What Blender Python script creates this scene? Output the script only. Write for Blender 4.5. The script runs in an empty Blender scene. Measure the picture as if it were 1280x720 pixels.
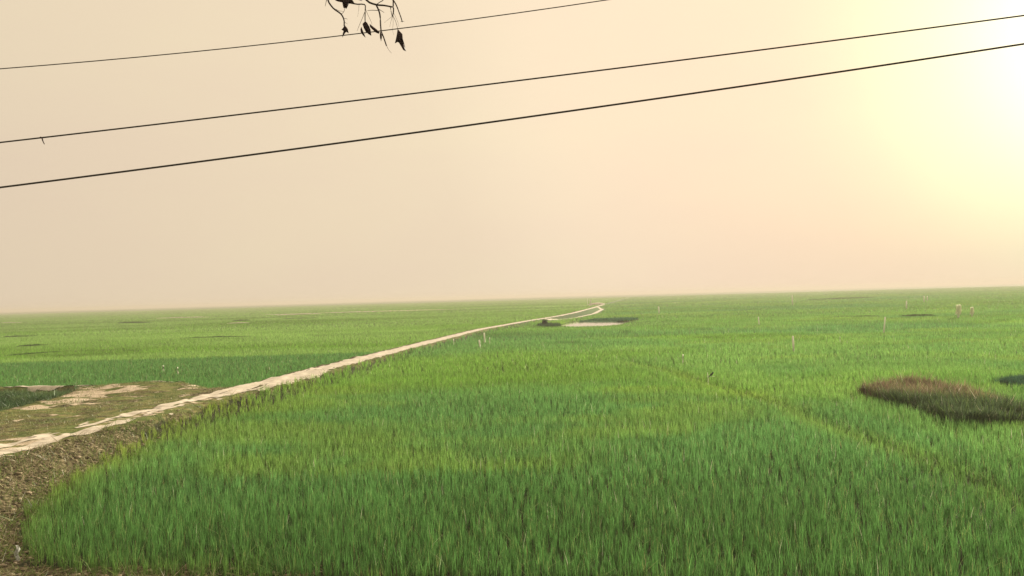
import bpy, bmesh, math, random
import numpy as np
from mathutils import Vector, Matrix
R = math.radians
rng = np.random.default_rng(7)
random.seed(7)
S = bpy.context.scene
COL = S.collection

# ------------------------------------------------------------------ camera
H = 4.2
F = 967.0                       # focal length in photo pixels (1280 wide)
PITCH = math.atan(11.0/F)
ROLL = math.atan(36.0/1280.0)   # horizon climbs to the right
cam_d = bpy.data.cameras.new('camera'); cam = bpy.data.objects.new('camera', cam_d); COL.objects.link(cam)
cam_d.sensor_width = 36.0; cam_d.lens = 36.0*F/1280.0
cam_d.clip_start = 0.05; cam_d.clip_end = 20000
CM = Matrix.Rotation(R(90)+PITCH, 4, 'X') @ Matrix.Rotation(-ROLL, 4, 'Z')
CM = Matrix.Translation((0, 0, H)) @ CM
cam.matrix_world = CM
S.camera = cam

# ------------------------------------------------------------------ light
SUN_AZ, SUN_EL = 41.5, 15.0     # degrees right of the view axis, above the horizon
sd = Vector((math.sin(R(SUN_AZ))*math.cos(R(SUN_EL)), math.cos(R(SUN_AZ))*math.cos(R(SUN_EL)), math.sin(R(SUN_EL))))
W = bpy.data.worlds.new('World'); S.world = W; W.use_nodes = True
nt = W.node_tree; nt.nodes.clear()
N = nt.nodes.new; L = nt.links.new
sky = N('ShaderNodeTexSky'); sky.sky_type = 'NISHITA'; sky.sun_disc = False
sky.sun_elevation = R(SUN_EL); sky.sun_rotation = R(SUN_AZ)
sky.air_density = 1.0; sky.dust_density = 9.0; sky.ozone_density = 1.0; sky.altitude = 0
# dusty air: a beige veil over the physical sky, brighter round the sun
geo = N('ShaderNodeTexCoord')
dot = N('ShaderNodeVectorMath'); dot.operation = 'DOT_PRODUCT'; dot.inputs[1].default_value = sd
L(geo.outputs['Generated'], dot.inputs[0])
ramp = N('ShaderNodeValToRGB'); cr = ramp.color_ramp; cr.interpolation = 'B_SPLINE'
SKY = [(0.0, (.49,.41,.31)), (0.35, (.555,.45,.335)), (0.70, (.605,.50,.365)), (0.80, (.675,.555,.41)), (0.93, (.675,.51,.375)), (0.957, (.68,.555,.39)), (0.972, (.67,.63,.42)), (0.986, (.67,.65,.46)), (1.0, (.85,.85,.75))]
while len(cr.elements) < len(SKY): cr.elements.new(0.5)
for e, (p, c) in zip(cr.elements, SKY): e.position = p; e.color = (*c, 1)
L(dot.outputs['Value'], ramp.inputs['Fac'])
mixw = N('ShaderNodeMix'); mixw.data_type = 'RGBA'; mixw.blend_type = 'MIX'
bgs = N('ShaderNodeBackground'); bgs.inputs['Strength'].default_value = 0.05
veil = N('ShaderNodeBackground'); veil.inputs['Strength'].default_value = 0.90
mx = N('ShaderNodeMixShader'); mx.inputs[0].default_value = 0.93
out = N('ShaderNodeOutputWorld')
L(sky.outputs[0], bgs.inputs['Color']); 
# the dust is uneven: wide faint bands, a little pinker or creamier
wmp = N('ShaderNodeMapping'); wmp.inputs['Scale'].default_value = (1.6, 1.6, 5.0); L(geo.outputs['Generated'], wmp.inputs['Vector'])
wnz = N('ShaderNodeTexNoise'); wnz.inputs['Scale'].default_value = 1.6; wnz.inputs['Detail'].default_value = 6; wnz.inputs['Roughness'].default_value = .55; L(wmp.outputs[0], wnz.inputs['Vector'])
wcr = N('ShaderNodeValToRGB'); wcr.color_ramp.elements[0].position = .3; wcr.color_ramp.elements[0].color = (.975, .95, .965, 1); wcr.color_ramp.elements[1].position = .7; wcr.color_ramp.elements[1].color = (1, 1, .98, 1)
L(wnz.outputs['Fac'], wcr.inputs['Fac'])
wmx = N('ShaderNodeMix'); wmx.data_type = 'RGBA'; wmx.blend_type = 'MULTIPLY'; wmx.inputs['Factor'].default_value = 1.0
wsp = N('ShaderNodeSeparateXYZ'); L(geo.outputs['Generated'], wsp.inputs[0])
wel = N('ShaderNodeValToRGB'); wel.color_ramp.elements[0].position = 0.0; wel.color_ramp.elements[0].color = (.95, .96, .955, 1); wel.color_ramp.elements[1].position = .36; wel.color_ramp.elements[1].color = (1.03, 1.045, 1.01, 1)
L(wsp.outputs['Z'], wel.inputs['Fac'])
wm2 = N('ShaderNodeMix'); wm2.data_type = 'RGBA'; wm2.blend_type = 'MULTIPLY'; wm2.inputs['Factor'].default_value = 1.0
L(ramp.outputs['Color'], wm2.inputs[6]); L(wel.outputs['Color'], wm2.inputs[7]); L(wm2.outputs[2], wmx.inputs[6]); L(wcr.outputs['Color'], wmx.inputs[7]); L(wmx.outputs[2], veil.inputs['Color'])
L(bgs.outputs[0], mx.inputs[1]); L(veil.outputs[0], mx.inputs[2]); L(mx.outputs[0], out.inputs['Surface'])
nt.nodes.remove(mixw)
sl = bpy.data.lights.new('sun', 'SUN'); sl.energy = 5.0; sl.angle = R(1.5); sl.color = (1.0, 0.90, 0.70)
so = bpy.data.objects.new('sun', sl); COL.objects.link(so)
so.rotation_euler = (-sd).to_track_quat('-Z', 'Y').to_euler(); so.location = sd*50
S.view_settings.view_transform = 'Standard'; S.view_settings.look = 'None'
S.view_settings.exposure = 0.8; S.view_settings.gamma = 1.0; S.view_settings.use_curve_mapping = False
S.cycles.max_bounces = 8; S.cycles.volume_bounces = 1; S.cycles.transparent_max_bounces = 8
S.cycles.use_denoising = True
HAZE_DENSITY = 0.0009

# ------------------------------------------------------------------ helpers
def ray(px, py):
    v = Vector(((px-640)/F, (360-py)/F, -1.0))
    return (CM.to_3x3() @ v)
def at(px, py, Y):              # where the sight line of a photo pixel is Y metres ahead
    d = ray(px, py); return Vector((0, 0, H)) + d*(Y/d.y)
def gnd(px, py, z=0.0):         # where it meets height z
    d = ray(px, py); t = (z-H)/d.z; return Vector((0, 0, H)) + d*t
def tag(o, label=None, cat=None, group=None, kind=None):
    if label: o['label'] = label
    if cat: o['category'] = cat
    if group: o['group'] = group
    if kind: o['kind'] = kind
    return o
def mesh_np(name, verts, faces, mat, parent=None, smooth=False, cols=None, nper=None, colname='col'):
    """faces: list of arrays (n,k), each with its own corner count"""
    me = bpy.data.meshes.new(name)
    verts = np.asarray(verts, dtype=np.float32)
    me.vertices.add(len(verts)); me.vertices.foreach_set('co', verts.ravel())
    if not isinstance(faces, list): faces = [faces]
    faces = [np.asarray(f, dtype=np.int32) for f in faces if len(f)]
    loops = np.concatenate([f.ravel() for f in faces])
    tot = np.concatenate([np.full(len(f), f.shape[1], dtype=np.int32) for f in faces])
    st = np.concatenate([[0], np.cumsum(tot)[:-1]]).astype(np.int32)
    me.loops.add(len(loops)); me.loops.foreach_set('vertex_index', loops)
    me.polygons.add(len(tot)); me.polygons.foreach_set('loop_start', st); me.polygons.foreach_set('loop_total', tot)
    if smooth: me.polygons.foreach_set('use_smooth', np.ones(len(tot), dtype=bool))
    if cols is not None:
        a = me.color_attributes.new(colname, 'FLOAT_COLOR', 'POINT')
        c = np.ones((len(verts), 4), dtype=np.float32); c[:, :cols.shape[1]] = cols
        a.data.foreach_set('color', c.ravel())
    me.update(); me.validate()
    me.materials.append(mat)
    o = bpy.data.objects.new(name, me); COL.objects.link(o)
    if parent: o.parent = parent
    return o
def vnoise(x, y, seed=0):
    x = np.asarray(x, dtype=np.float64); y = np.asarray(y, dtype=np.float64)
    xi = np.floor(x).astype(np.int64); yi = np.floor(y).astype(np.int64)
    fx = x-xi; fy = y-yi; fx = fx*fx*(3-2*fx); fy = fy*fy*(3-2*fy)
    def h(a, b):
        n = (a*374761393 + b*668265263 + seed*1442695041) & 0xffffffff
        n = ((n ^ (n >> 13))*1274126177) & 0xffffffff
        n = n ^ (n >> 16)
        return (n & 0xffff)/65535.0
    return (h(xi, yi)*(1-fx)+h(xi+1, yi)*fx)*(1-fy) + (h(xi, yi+1)*(1-fx)+h(xi+1, yi+1)*fx)*fy
def fbm(x, y, seed=0, o=4):
    s = 0; a = 1; t = 0
    for i in range(o):
        s = s + a*vnoise(x*2**i, y*2**i, seed+i*17); t += a; a *= .55
    return s/t
def sst(a, b, x):
    t = np.clip((np.asarray(x, dtype=np.float64)-a)/(b-a), 0, 1); return t*t*(3-2*t)
def tube(name, pts, r0, r1, mat, parent=None, n=7):
    pts = [Vector(p) for p in pts]; V = []; Fc = []
    for i, p in enumerate(pts):
        d = (pts[min(i+1, len(pts)-1)] - pts[max(i-1, 0)]).normalized()
        a = d.cross(Vector((0, 0, 1)));
        if a.length < 1e-3: a = d.cross(Vector((1, 0, 0)))
        a.normalize(); b = d.cross(a); r = r0+(r1-r0)*i/(len(pts)-1)
        for k in range(n):
            t = 2*math.pi*k/n; V.append(p + a*math.cos(t)*r + b*math.sin(t)*r)
    for i in range(len(pts)-1):
        for k in range(n):
            k2 = (k+1) % n; Fc.append((i*n+k, i*n+k2, (i+1)*n+k2, (i+1)*n+k))
    me = bpy.data.meshes.new(name)
    caps = [tuple(range(n))[::-1], tuple((len(pts)-1)*n+k for k in range(n))]
    me.from_pydata([tuple(v) for v in V], [], Fc+caps)
    for p in me.polygons: p.use_smooth = True
    me.materials.append(mat)
    o = bpy.data.objects.new(name, me); COL.objects.link(o)
    if parent: o.parent = parent
    return o
def empty(name, loc, rz=0):
    o = bpy.data.objects.new(name, None); COL.objects.link(o); o.location = loc; o.rotation_euler.z = rz; return o

# ------------------------------------------------------------------ materials
def newmat(name):
    m = bpy.data.materials.new(name); m.use_nodes = True; t = m.node_tree; t.nodes.clear()
    o = t.nodes.new('ShaderNodeOutputMaterial'); return m, t, o
def leaf_mat(name, transl=0.45, gloss=0.06, attr='col', const=None):
    m, t, o = newmat(name); n = t.nodes.new; l = t.links.new
    if const is None:
        a = n('ShaderNodeAttribute'); a.attribute_name = attr; c = a.outputs['Color']
    else:
        nz = n('ShaderNodeTexNoise'); nz.inputs['Scale'].default_value = 30
        cr_ = n('ShaderNodeValToRGB'); cr_.color_ramp.elements[0].color = (*[v*.6 for v in const], 1); cr_.color_ramp.elements[1].color = (*[v*1.4 for v in const], 1)
        l(nz.outputs['Fac'], cr_.inputs['Fac']); c = cr_.outputs['Color']
    d = n('ShaderNodeBsdfDiffuse'); tr = n('ShaderNodeBsdfTranslucent'); g = n('ShaderNodeBsdfGlossy'); g.inputs['Roughness'].default_value = .45
    m1 = n('ShaderNodeMixShader'); m1.inputs[0].default_value = transl
    m2 = n('ShaderNodeMixShader'); m2.inputs[0].default_value = gloss
    l(c, d.inputs['Color']); l(c, tr.inputs['Color'])
    l(d.outputs[0], m1.inputs[1]); l(tr.outputs[0], m1.inputs[2]); l(m1.outputs[0], m2.inputs[1]); l(g.outputs[0], m2.inputs[2]); l(m2.outputs[0], o.inputs['Surface'])
    return m
def solid_mat(name, c0, c1, scale=20, rough=.8, bump=.3, metallic=0, detail=6, dist=.02):
    m, t, o = newmat(name); n = t.nodes.new; l = t.links.new
    tc = n('ShaderNodeTexCoord'); nz = n('ShaderNodeTexNoise'); nz.inputs['Scale'].default_value = scale; nz.inputs['Detail'].default_value = detail
    cr_ = n('ShaderNodeValToRGB'); cr_.color_ramp.elements[0].color = (*c0, 1); cr_.color_ramp.elements[1].color = (*c1, 1)
    cr_.color_ramp.elements[0].position = .35; cr_.color_ramp.elements[1].position = .65
    b = n('ShaderNodeBsdfPrincipled'); b.inputs['Roughness'].default_value = rough; b.inputs['Metallic'].default_value = metallic
    bp = n('ShaderNodeBump'); bp.inputs['Strength'].default_value = bump; bp.inputs['Distance'].default_value = dist
    l(tc.outputs['Object'], nz.inputs['Vector']); l(nz.outputs['Fac'], cr_.inputs['Fac']); l(cr_.outputs['Color'], b.inputs['Base Color'])
    l(nz.outputs['Fac'], bp.inputs['Height']); l(bp.outputs[0], b.inputs['Normal']); l(b.outputs[0], o.inputs['Surface'])
    return m
M_rice = leaf_mat('rice_leaf', .46, .012)
M_grass = leaf_mat('grass_leaf', .35, .03)
M_dead = leaf_mat('withered_leaf', .12, .03, const=(.035, .017, .015))
M_wire = solid_mat('wire_metal', (.010,.009,.007), (.022,.018,.014), 60, .55, .1)
M_bark = solid_mat('bark', (.02,.013,.010), (.05,.035,.025), 80, .9, .6)
M_sand = solid_mat('sand', (.44,.38,.30), (.66,.59,.48), 3.0, .95, .5, detail=10)
M_stake = solid_mat('bamboo', (.82,.82,.62), (.90,.90,.76), 15, .7, .2)
M_cloth = leaf_mat('cloth', .5, .02, const=(.66, .70, .50))
M_clod = solid_mat('soil_clod', (.07,.052,.03), (.36,.29,.19), 5.0, .95, .6, detail=8)
M_black = solid_mat('feathers', (.006,.006,.007), (.02,.02,.02), 60, .6, .2)
M_concrete = solid_mat('concrete', (.72,.70,.60), (.82,.80,.70), 5, .85, .3)
M_plastic = solid_mat('plastic_film', (.45,.48,.46), (.70,.72,.68), 14, .35, .5)

# ------------------------------------------------------------------ land form
PY = np.array([-60, -20, 8, 14, 19.6, 22.4, 25, 27.7, 31.8, 37.6, 44.3, 58.2, 92, 120, 145, 166, 218, 264, 300, 1500])
PX = np.array([-24, -20, -15, -13.8, -13.0, -12.6, -12.35, -12.0, -11.25, -10.6, -10.1, -8.4, -3.8, 2.4, 8.8, 13.2, 22.4, 30, 36, 36+1200*.17])
def pathx(y): return np.interp(y, PY, PX)
EY = np.array([9, 10.0, 12.0, 12.6, 13.5, 15, 17, 19, 24, 27, 32, 40, 60, 1500])   # near rice, left edge as distance from world x
EX = np.array([30, 8, -6.2, -7.9, -8.7, -9.6, -10.2, -10.7, -11.15, -11.0, -10.2, -9.3, -6.9, 0])
def ricex(y):
    y = np.asarray(y, dtype=float)
    a = np.interp(y, EY, EX); b = pathx(y)+1.12
    return np.where(y < 32, np.interp(y, EY, EX), np.where(y < 40, a*(1-sst(32, 40, y))+b*sst(32, 40, y), b))
def bankline(x):               # far edge of the grassy bank to the left of the track
    return np.interp(x, [-200, -26, -20, -15, -12, -11], [44, 38.8, 38.2, 36.5, 33.5, 32])
def ditchmask(x, y):
    w = np.interp(y, [26, 28.5, 32, 36, 37.8], [-21.5, -19.2, -19.2, -19.9, -22.5])
    return sst(0, -.8, x-w)*sst(27.0, 28.6, y)*(1-sst(36.6, 37.6, y))
def height(x, y):
    x = np.asarray(x, dtype=float); y = np.asarray(y, dtype=float)
    px = pathx(y); d = x-px
    top = np.interp(y, [0, 20, 60, 120, 300], [.75, .7, .5, .4, .35])
    wr = np.maximum(ricex(np.clip(y, 12.6, 1500))-px-.15, 1.3)
    hr = top*(1-sst(.75, 1.55+np.maximum(wr-1.0, .3), d))
    bank = (1-sst(-.9, .5, y-bankline(x)))
    mound = .28*np.exp(-(((x+16.8)/2.8)**2+((y-35.2)/2.0)**2)) - .10
    hbank = (.58+mound*sst(-1, -4, d))*bank
    hl_field = top*(1-sst(1.0, 2.3, -d))
    hl = np.maximum(hl_field, np.where(d < -1, hbank+(top-hbank)*(1-sst(1.0, 2.4, -d)), top))
    h = np.where(d > 0, hr, hl)
    h = h - .85*ditchmask(x, y)
    h = h*np.where(y < 320, 1, 0)
    # road embankment the camera stands on
    e = 2.6*(1-sst(1.5, 8.9, y))
    h = np.maximum(h, e)
    near = sst(90, 40, y)
    rough = (fbm(x*1.7, y*1.7, 5)-.5)*.20 + (fbm(x*6, y*6, 9, 2)-.5)*.05
    bare = np.clip(h*3, 0, 1)
    h = h + rough*near*bare
    # second track far off, crossing
    h = np.maximum(h, .35*np.exp(-((y-(289+x*.06))/3.0)**2)*np.where((x > -95) & (x < 65), 1, 0))
    h = h - .35*sst(1.0, -1.0, pond_sd(x, y))
    return h
pond_px = [(700, 407.3), (712, 403.6), (722, 401.8), (740, 400.6), (766, 400.4), (780, 401.6), (801, 399.8), (803, 400.4), (782, 403.0), (770, 405.6), (748, 407.3), (722, 408.0)]
POND = np.array([[gnd(a, b, .02).x, gnd(a, b, .02).y] for a, b in pond_px])
def poly_sd(P, x, y):          # signed distance, negative inside
    x = np.asarray(x, dtype=float); y = np.asarray(y, dtype=float)
    d = np.full(np.broadcast(x, y).shape, 1e9); ins = np.zeros(d.shape, bool)
    for i in range(len(P)):
        a = P[i]; b = P[(i+1) % len(P)]; e = b-a
        t = np.clip(((x-a[0])*e[0]+(y-a[1])*e[1])/(e@e), 0, 1)
        d = np.minimum(d, np.hypot(x-a[0]-t*e[0], y-a[1]-t*e[1]))
        c = ((a[1] > y) != (b[1] > y)) & (x < (b[0]-a[0])*(y-a[1])/(b[1]-a[1]+1e-12)+a[0])
        ins ^= c
    return np.where(ins, -d, d)
def pond_sd(x, y): return poly_sd(POND, x, y)
patch_px = [(1072, 492), (1088, 484), (1130, 481), (1175, 484), (1215, 492), (1262, 508), (1330, 516), (1345, 530), (1250, 531), (1190, 529), (1150, 517), (1110, 504)]
PATCH = np.array([[gnd(a, b, .15).x, gnd(a, b, .15).y] for a, b in patch_px])
patch2_px = [(1236, 478), (1262, 473), (1330, 471), (1340, 484), (1270, 484)]
PATCH2 = np.array([[gnd(a, b, .15).x, gnd(a, b, .15).y] for a, b in patch2_px])

def spaced(lo, a, b, hi, step, g=1.045):
    v = list(np.arange(a, b, step)); s = step; x = b
    while x < hi: v.append(x); s *= g; x += s
    s = step; x = a-step; L_ = []
    while x > lo: L_.append(x); s *= g*1.03; x -= s
    v = sorted(L_)+v; v[0] = lo; v[-1] = hi; return np.array(v)
GX = spaced(-3200, -30, 34, 3200, .3); GY = spaced(-400, -2, 45, 3300, .28, 1.035)
X, Y = np.meshgrid(GX, GY); Z = height(X, Y)
nx, ny = len(GX), len(GY)
idx = np.arange(nx*ny).reshape(ny, nx)
faces = np.stack([idx[:-1, :-1], idx[:-1, 1:], idx[1:, 1:], idx[1:, :-1]], -1).reshape(-1, 4)
D = X-pathx(Y)
n1 = fbm(X*.45, Y*.9, 21); n2 = fbm(X*1.6, Y*2.2, 33)
rice_r = X > ricex(Y)
bankm = (1-sst(-.6, .3, Y-bankline(X)))*(X < pathx(Y)+.3)
bank_bare = bankm*sst(.50, .66, n1*.5+n2*.5-.03+.10*np.exp(-(((X+16.8)/4)**2+((Y-35)/2.4)**2))+.14*np.exp(-((X-np.interp(Y, [26, 28.5, 32, 36], [-20.5, -18.3, -18.3, -18.9]))/.9)**2)*(Y > 25))
edge_pale = 1.2*np.exp(-((Y-bankline(X)+.1)/.6)**2)*(X < -13.5)
sandm = np.clip(np.exp(-(D/.85)**2)*(Y < 330)*.42 + bank_bare*.64 + edge_pale*.9, 0, 1)
brown = np.clip(sst(.3, 1.2, D)*(1-rice_r)*(Y < 300)*np.interp(Y, [0, 22, 30, 45, 90], [1, .85, .3, .25, .2])*(.55+.9*n2) + (Y < np.where(X < -5, 12.6, 8.5))*.8 + bankm*(.2+.38*sst(.46, .56, n1*.45+n2*.55)) + sst(2.4, 1.4, np.abs(D))*(Y > 31)*(Y < 200)*np.where(D < 0, .95, .3), 0, 1)
grassm = np.clip(bankm + (1-rice_r)*(D > 0)*(Y < 100)*.6+ ditchmask(X, Y), 0, 1)
far_track = np.exp(-((Y-(289+X*.06))/2.0)**2)*((X > -95) & (X < 65))
sandm = np.clip(sandm+far_track, 0, 1)

def ground_mat():
    m, t, o = newmat('ground'); n = t.nodes.new; l = t.links.new
    def noise(scale, detail=5, vec=None, rough=.6):
        z = n('ShaderNodeTexNoise'); z.inputs['Scale'].default_value = scale; z.inputs['Detail'].default_value = detail; z.inputs['Roughness'].default_value = rough
        l(vec if vec else geo.outputs['Position'], z.inputs['Vector']); return z.outputs['Fac']
    def rampc(fac, cs):
        r = n('ShaderNodeValToRGB'); e = r.color_ramp.elements
        while len(e) < len(cs): e.new(.5)
        for q, (p, c) in zip(e, cs): q.position = p; q.color = (*c, 1)
        l(fac, r.inputs['Fac']); return r.outputs['Color']
    def math_(op, a, b):
        q = n('ShaderNodeMath'); q.operation = op
        for i, v in enumerate((a, b)):
            if isinstance(v, (int, float)): q.inputs[i].default_value = v
            else: l(v, q.inputs[i])
        return q.outputs[0]
    def mix(f, a, b):
        q = n('ShaderNodeMix'); q.data_type = 'RGBA'; l(f, q.inputs['Factor']); l(a, q.inputs[6]); l(b, q.inputs[7]); return q.outputs[2]
    def edge(mask, nz, k=.7, w=.12):
        v = math_('ADD', mask, math_('MULTIPLY', math_('SUBTRACT', nz, .5), k))
        r = n('ShaderNodeMapRange'); r.interpolation_type = 'SMOOTHSTEP'; r.inputs[1].default_value = .5-w; r.inputs[2].default_value = .5+w; l(v, r.inputs[0]); return r.outputs[0]
    geo = n('ShaderNodeNewGeometry')
    a = n('ShaderNodeAttribute'); a.attribute_name = 'zone'; sep = n('ShaderNodeSeparateColor'); l(a.outputs['Color'], sep.inputs[0])
    mp = n('ShaderNodeMapping'); mp.inputs['Scale'].default_value = (.006, .022, 1); l(geo.outputs['Position'], mp.inputs['Vector'])
    mp2 = n('ShaderNodeMapping'); mp2.inputs['Scale'].default_value = (.6, 2.0, 1); l(geo.outputs['Position'], mp2.inputs['Vector'])
    big = noise(1.0, 4, mp.outputs[0]); 
    vor = n('ShaderNodeTexVoronoi'); vor.inputs['Scale'].default_value = 1.0; l(mp.outputs[0], vor.inputs['Vector'])
    vs = n('ShaderNodeSeparateColor'); l(vor.outputs['Color'], vs.inputs[0])
    bb = math_('ADD', math_('MULTIPLY', big, .55), math_('MULTIPLY', vs.outputs[0], .45))
    field = rampc(bb, [(.25, (.060,.130,.038)), (.5, (.085,.170,.046)), (.75, (.115,.205,.052))])
    mud = rampc(noise(3, 6), [(.3, (.020,.024,.012)), (.7, (.050,.052,.026))])
    sy = n('ShaderNodeSeparateXYZ'); l(geo.outputs['Position'], sy.inputs[0])
    mr = n('ShaderNodeMapRange'); mr.inputs[1].default_value = 60; mr.inputs[2].default_value = 200; l(sy.outputs['Y'], mr.inputs[0])
    base = mix(mr.outputs[0], mud, field)
    grass = rampc(noise(2.6, 8, mp2.outputs[0], .7), [(.38, (.085,.120,.035)), (.5, (.15,.18,.055)), (.60, (.24,.21,.09))])
    brownc = rampc(noise(9, 8, None, .75), [(.40, (.030,.024,.014)), (.48, (.085,.070,.036)), (.54, (.15,.13,.07)), (.62, (.34,.28,.18))])
    sand = rampc(noise(2.2, 9, None, .65), [(.3, (.34,.27,.18)), (.5, (.58,.48,.36)), (.7, (.72,.62,.48))])
    e1 = edge(sep.outputs[2], noise(1.3, 6), .5)
    c = mix(e1, base, grass)
    c = mix(edge(sep.outputs[1], noise(2.4, 7), .9, .2), c, brownc)
    c = mix(edge(sep.outputs[0], noise(1.8, 7, mp2.outputs[0]), 1.1, .07), c, sand)
    b = n('ShaderNodeBsdfPrincipled'); b.inputs['Roughness'].default_value = .95; b.inputs['Specular IOR Level'].default_value = .1
    l(c, b.inputs['Base Color'])
    bp = n('ShaderNodeBump'); bp.inputs['Strength'].default_value = .9; bp.inputs['Distance'].default_value = .06
    l(math_('ADD', noise(5, 8), math_('MULTIPLY', noise(22, 4), .4)), bp.inputs['Height']); l(bp.outputs[0], b.inputs['Normal'])
    l(b.outputs[0], o.inputs['Surface']); return m
M_ground = ground_mat()
zone = np.stack([sandm, brown, grassm], -1).reshape(-1, 3)
g = mesh_np('ground', np.stack([X, Y, Z], -1).reshape(-1, 3), faces, M_ground, smooth=True, cols=zone, colname='zone')
tag(g, 'flat farmland of green plots reaching the hazy horizon, with a bare earth bank at lower left', None, None, 'structure')

def gz(x, y):                  # height of the ground sheet as it was meshed
    x = np.atleast_1d(np.asarray(x, float)); y = np.atleast_1d(np.asarray(y, float))
    i = np.clip(np.searchsorted(GX, x)-1, 0, nx-2); j = np.clip(np.searchsorted(GY, y)-1, 0, ny-2)
    u = (x-GX[i])/(GX[i+1]-GX[i]); v = (y-GY[j])/(GY[j+1]-GY[j])
    return Z[j, i]*(1-u)*(1-v)+Z[j, i+1]*u*(1-v)+Z[j+1, i]*(1-u)*v+Z[j+1, i+1]*u*v

# the worn surface of the track: real ragged strips a little proud of the bank
def strip_track(name, fx, y0, y1, half, label, seed, wear):
    ys = [y0]
    while ys[-1] < y1: ys.append(ys[-1]+max(.10, ys[-1]*.006))
    ys = np.array(ys); ds = np.linspace(-half, half, 41)
    Dg, Yg = np.meshgrid(ds, ys); Xg = fx(Yg)+Dg; Zg = gz(Xg.ravel(), Yg.ravel()).reshape(Xg.shape)+.02
    nn = fbm(Dg*1.6+3, Yg*.55, seed); n3 = fbm(Dg*5, Yg*1.8, seed+3)
    k_ = np.interp(Yg, [14, 30, 45, 90], [1, .9, .5, .3])
    nn = fbm(Dg*2.6+3, Yg*.45, seed); n3 = fbm(Dg*7, Yg*1.1, seed+3)
    lim = np.interp(Yg, [14, 28, 34, 60], [1.0, .85, 1.1, 1.1])
    keep = (np.abs(Dg) < lim) & (wear(Dg, Yg) + ((nn-.5)*1.6 + (n3-.5)*1.3)*k_ > .5)
    id_ = np.arange(Xg.size).reshape(Xg.shape); k = keep[:-1, :-1]
    fc = np.stack([id_[:-1, :-1], id_[:-1, 1:], id_[1:, 1:], id_[1:, :-1]], -1)[k]
    Zg = Zg + (n3-.5)*.02
    # drop unused vertices
    used = np.unique(fc); remap = -np.ones(Xg.size, dtype=int); remap[used] = np.arange(len(used))
    V = np.stack([Xg, Yg, Zg], -1).reshape(-1, 3)[used]
    o = mesh_np(name, V, remap[fc], M_sand, smooth=True); tag(o, label, None, None, 'structure'); return o
def wear_main(d, y):
    w = np.interp(y, [14, 22, 25, 29, 32, 36, 41, 80, 300], [.68, .66, .46, .40, .90, 1.15, .75, .58, .52])
    c = np.interp(y, [14, 22, 27, 33, 40], [0, 0, -.2, -.35, -.1])
    rut = .42*np.exp(-((d+.1)/.2)**2)*np.interp(y, [14, 30, 36, 60], [1.0, .8, .3, .2])
    return 1.05*sst(w+.35, w-.35, np.abs(d-c))*np.interp(y, [14, 26, 31, 40], [.80, .68, .85, 1]) - rut
strip_track('dirt_track', pathx, 13, 290, 1.7, 'pale sandy dirt track running across the fields to the horizon', 41, wear_main)
def fx_loop(y): return pathx(y)+np.interp(y, [128, 140, 170, 215, 235], [.8, 3.2, 4.0, 3.0, .8])
strip_track('dirt_track', fx_loop, 128, 236, .8, 'thin pale side track that leaves and rejoins the main track far off', 47, lambda d, y: 1.0*sst(.7, .3, np.abs(d)))
# thin worn crest along the far rim of the grassy bank
xs = np.arange(-27, -15.2, .12); ws = np.linspace(-.75, .75, 14)
Wg, Xg = np.meshgrid(ws, xs); Yg = bankline(Xg)-.75+.25*np.sin(Xg*.9)+Wg
Zg = gz(Xg.ravel(), Yg.ravel()).reshape(Xg.shape)+.025+.03*fbm(Xg*3, Yg*3, 8)
kp = (sst(.6, .05, np.abs(Wg)) + (fbm(Xg*.8, Wg*3.5, 203)-.5)*1.5 > .62)[:-1, :-1]
id_ = np.arange(Xg.size).reshape(Xg.shape); fc = np.stack([id_[:-1, :-1], id_[1:, :-1], id_[1:, 1:], id_[:-1, 1:]], -1)[kp]
used = np.unique(fc); rm = -np.ones(Xg.size, dtype=int); rm[used] = np.arange(len(used))
tag(mesh_np('bare_ridge', np.stack([Xg, Yg, Zg], -1).reshape(-1, 3)[used], rm[fc], M_sand, smooth=True), 'thin pale worn crest along the far rim of the grassy bank', None, None, 'structure')
# crossing track
xs = np.arange(-95, 64, .8); V = []
seg = []
for i, x in enumerate(xs):
    yc = 289+x*.06
    for q in (-1.5, -.7, .7, 1.5): V.append((x, yc+q*(1+.3*math.sin(x*.2)), float(gz(x, yc+q)[0])+.05))
fc = []
for i in range(len(xs)-1):
    if fbm(np.array([i*.11]), np.array([3.]), 61)[0] < .36: continue
    for q in range(3): a = i*4+q; fc.append((a, a+4, a+5, a+1))
o = mesh_np('dirt_track', V, np.array(fc), M_sand); tag(o, 'distant pale track crossing the plain from side to side', None, None, 'structure')

# ------------------------------------------------------------------ pond
def water_mat():
    m, t, o = newmat('water'); n = t.nodes.new; l = t.links.new
    b = n('ShaderNodeBsdfPrincipled'); b.inputs['Base Color'].default_value = (.30, .26, .18, 1); b.inputs['Roughness'].default_value = .06; b.inputs['IOR'].default_value = 1.33
    nz = n('ShaderNodeTexNoise'); nz.inputs['Scale'].default_value = 2.0; bp = n('ShaderNodeBump'); bp.inputs['Strength'].default_value = .04; bp.inputs['Distance'].default_value = .02
    l(nz.outputs['Fac'], bp.inputs['Height']); l(bp.outputs[0], b.inputs['Normal']); l(b.outputs[0], o.inputs['Surface']); return m
M_water = water_mat()
cen = POND.mean(0); ring = cen+(POND-cen)*1.08
Vp = [(cen[0], cen[1], -.06)]+[(p[0], p[1], -.06) for p in ring]
Fp = [(0, i+1, (i+1) % len(ring)+1) for i in range(len(ring))]
o = mesh_np('pond', Vp, np.array(Fp), M_water); tag(o, 'small pale pond shining in the rice beside the far track', None, None, 'structure')

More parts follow.
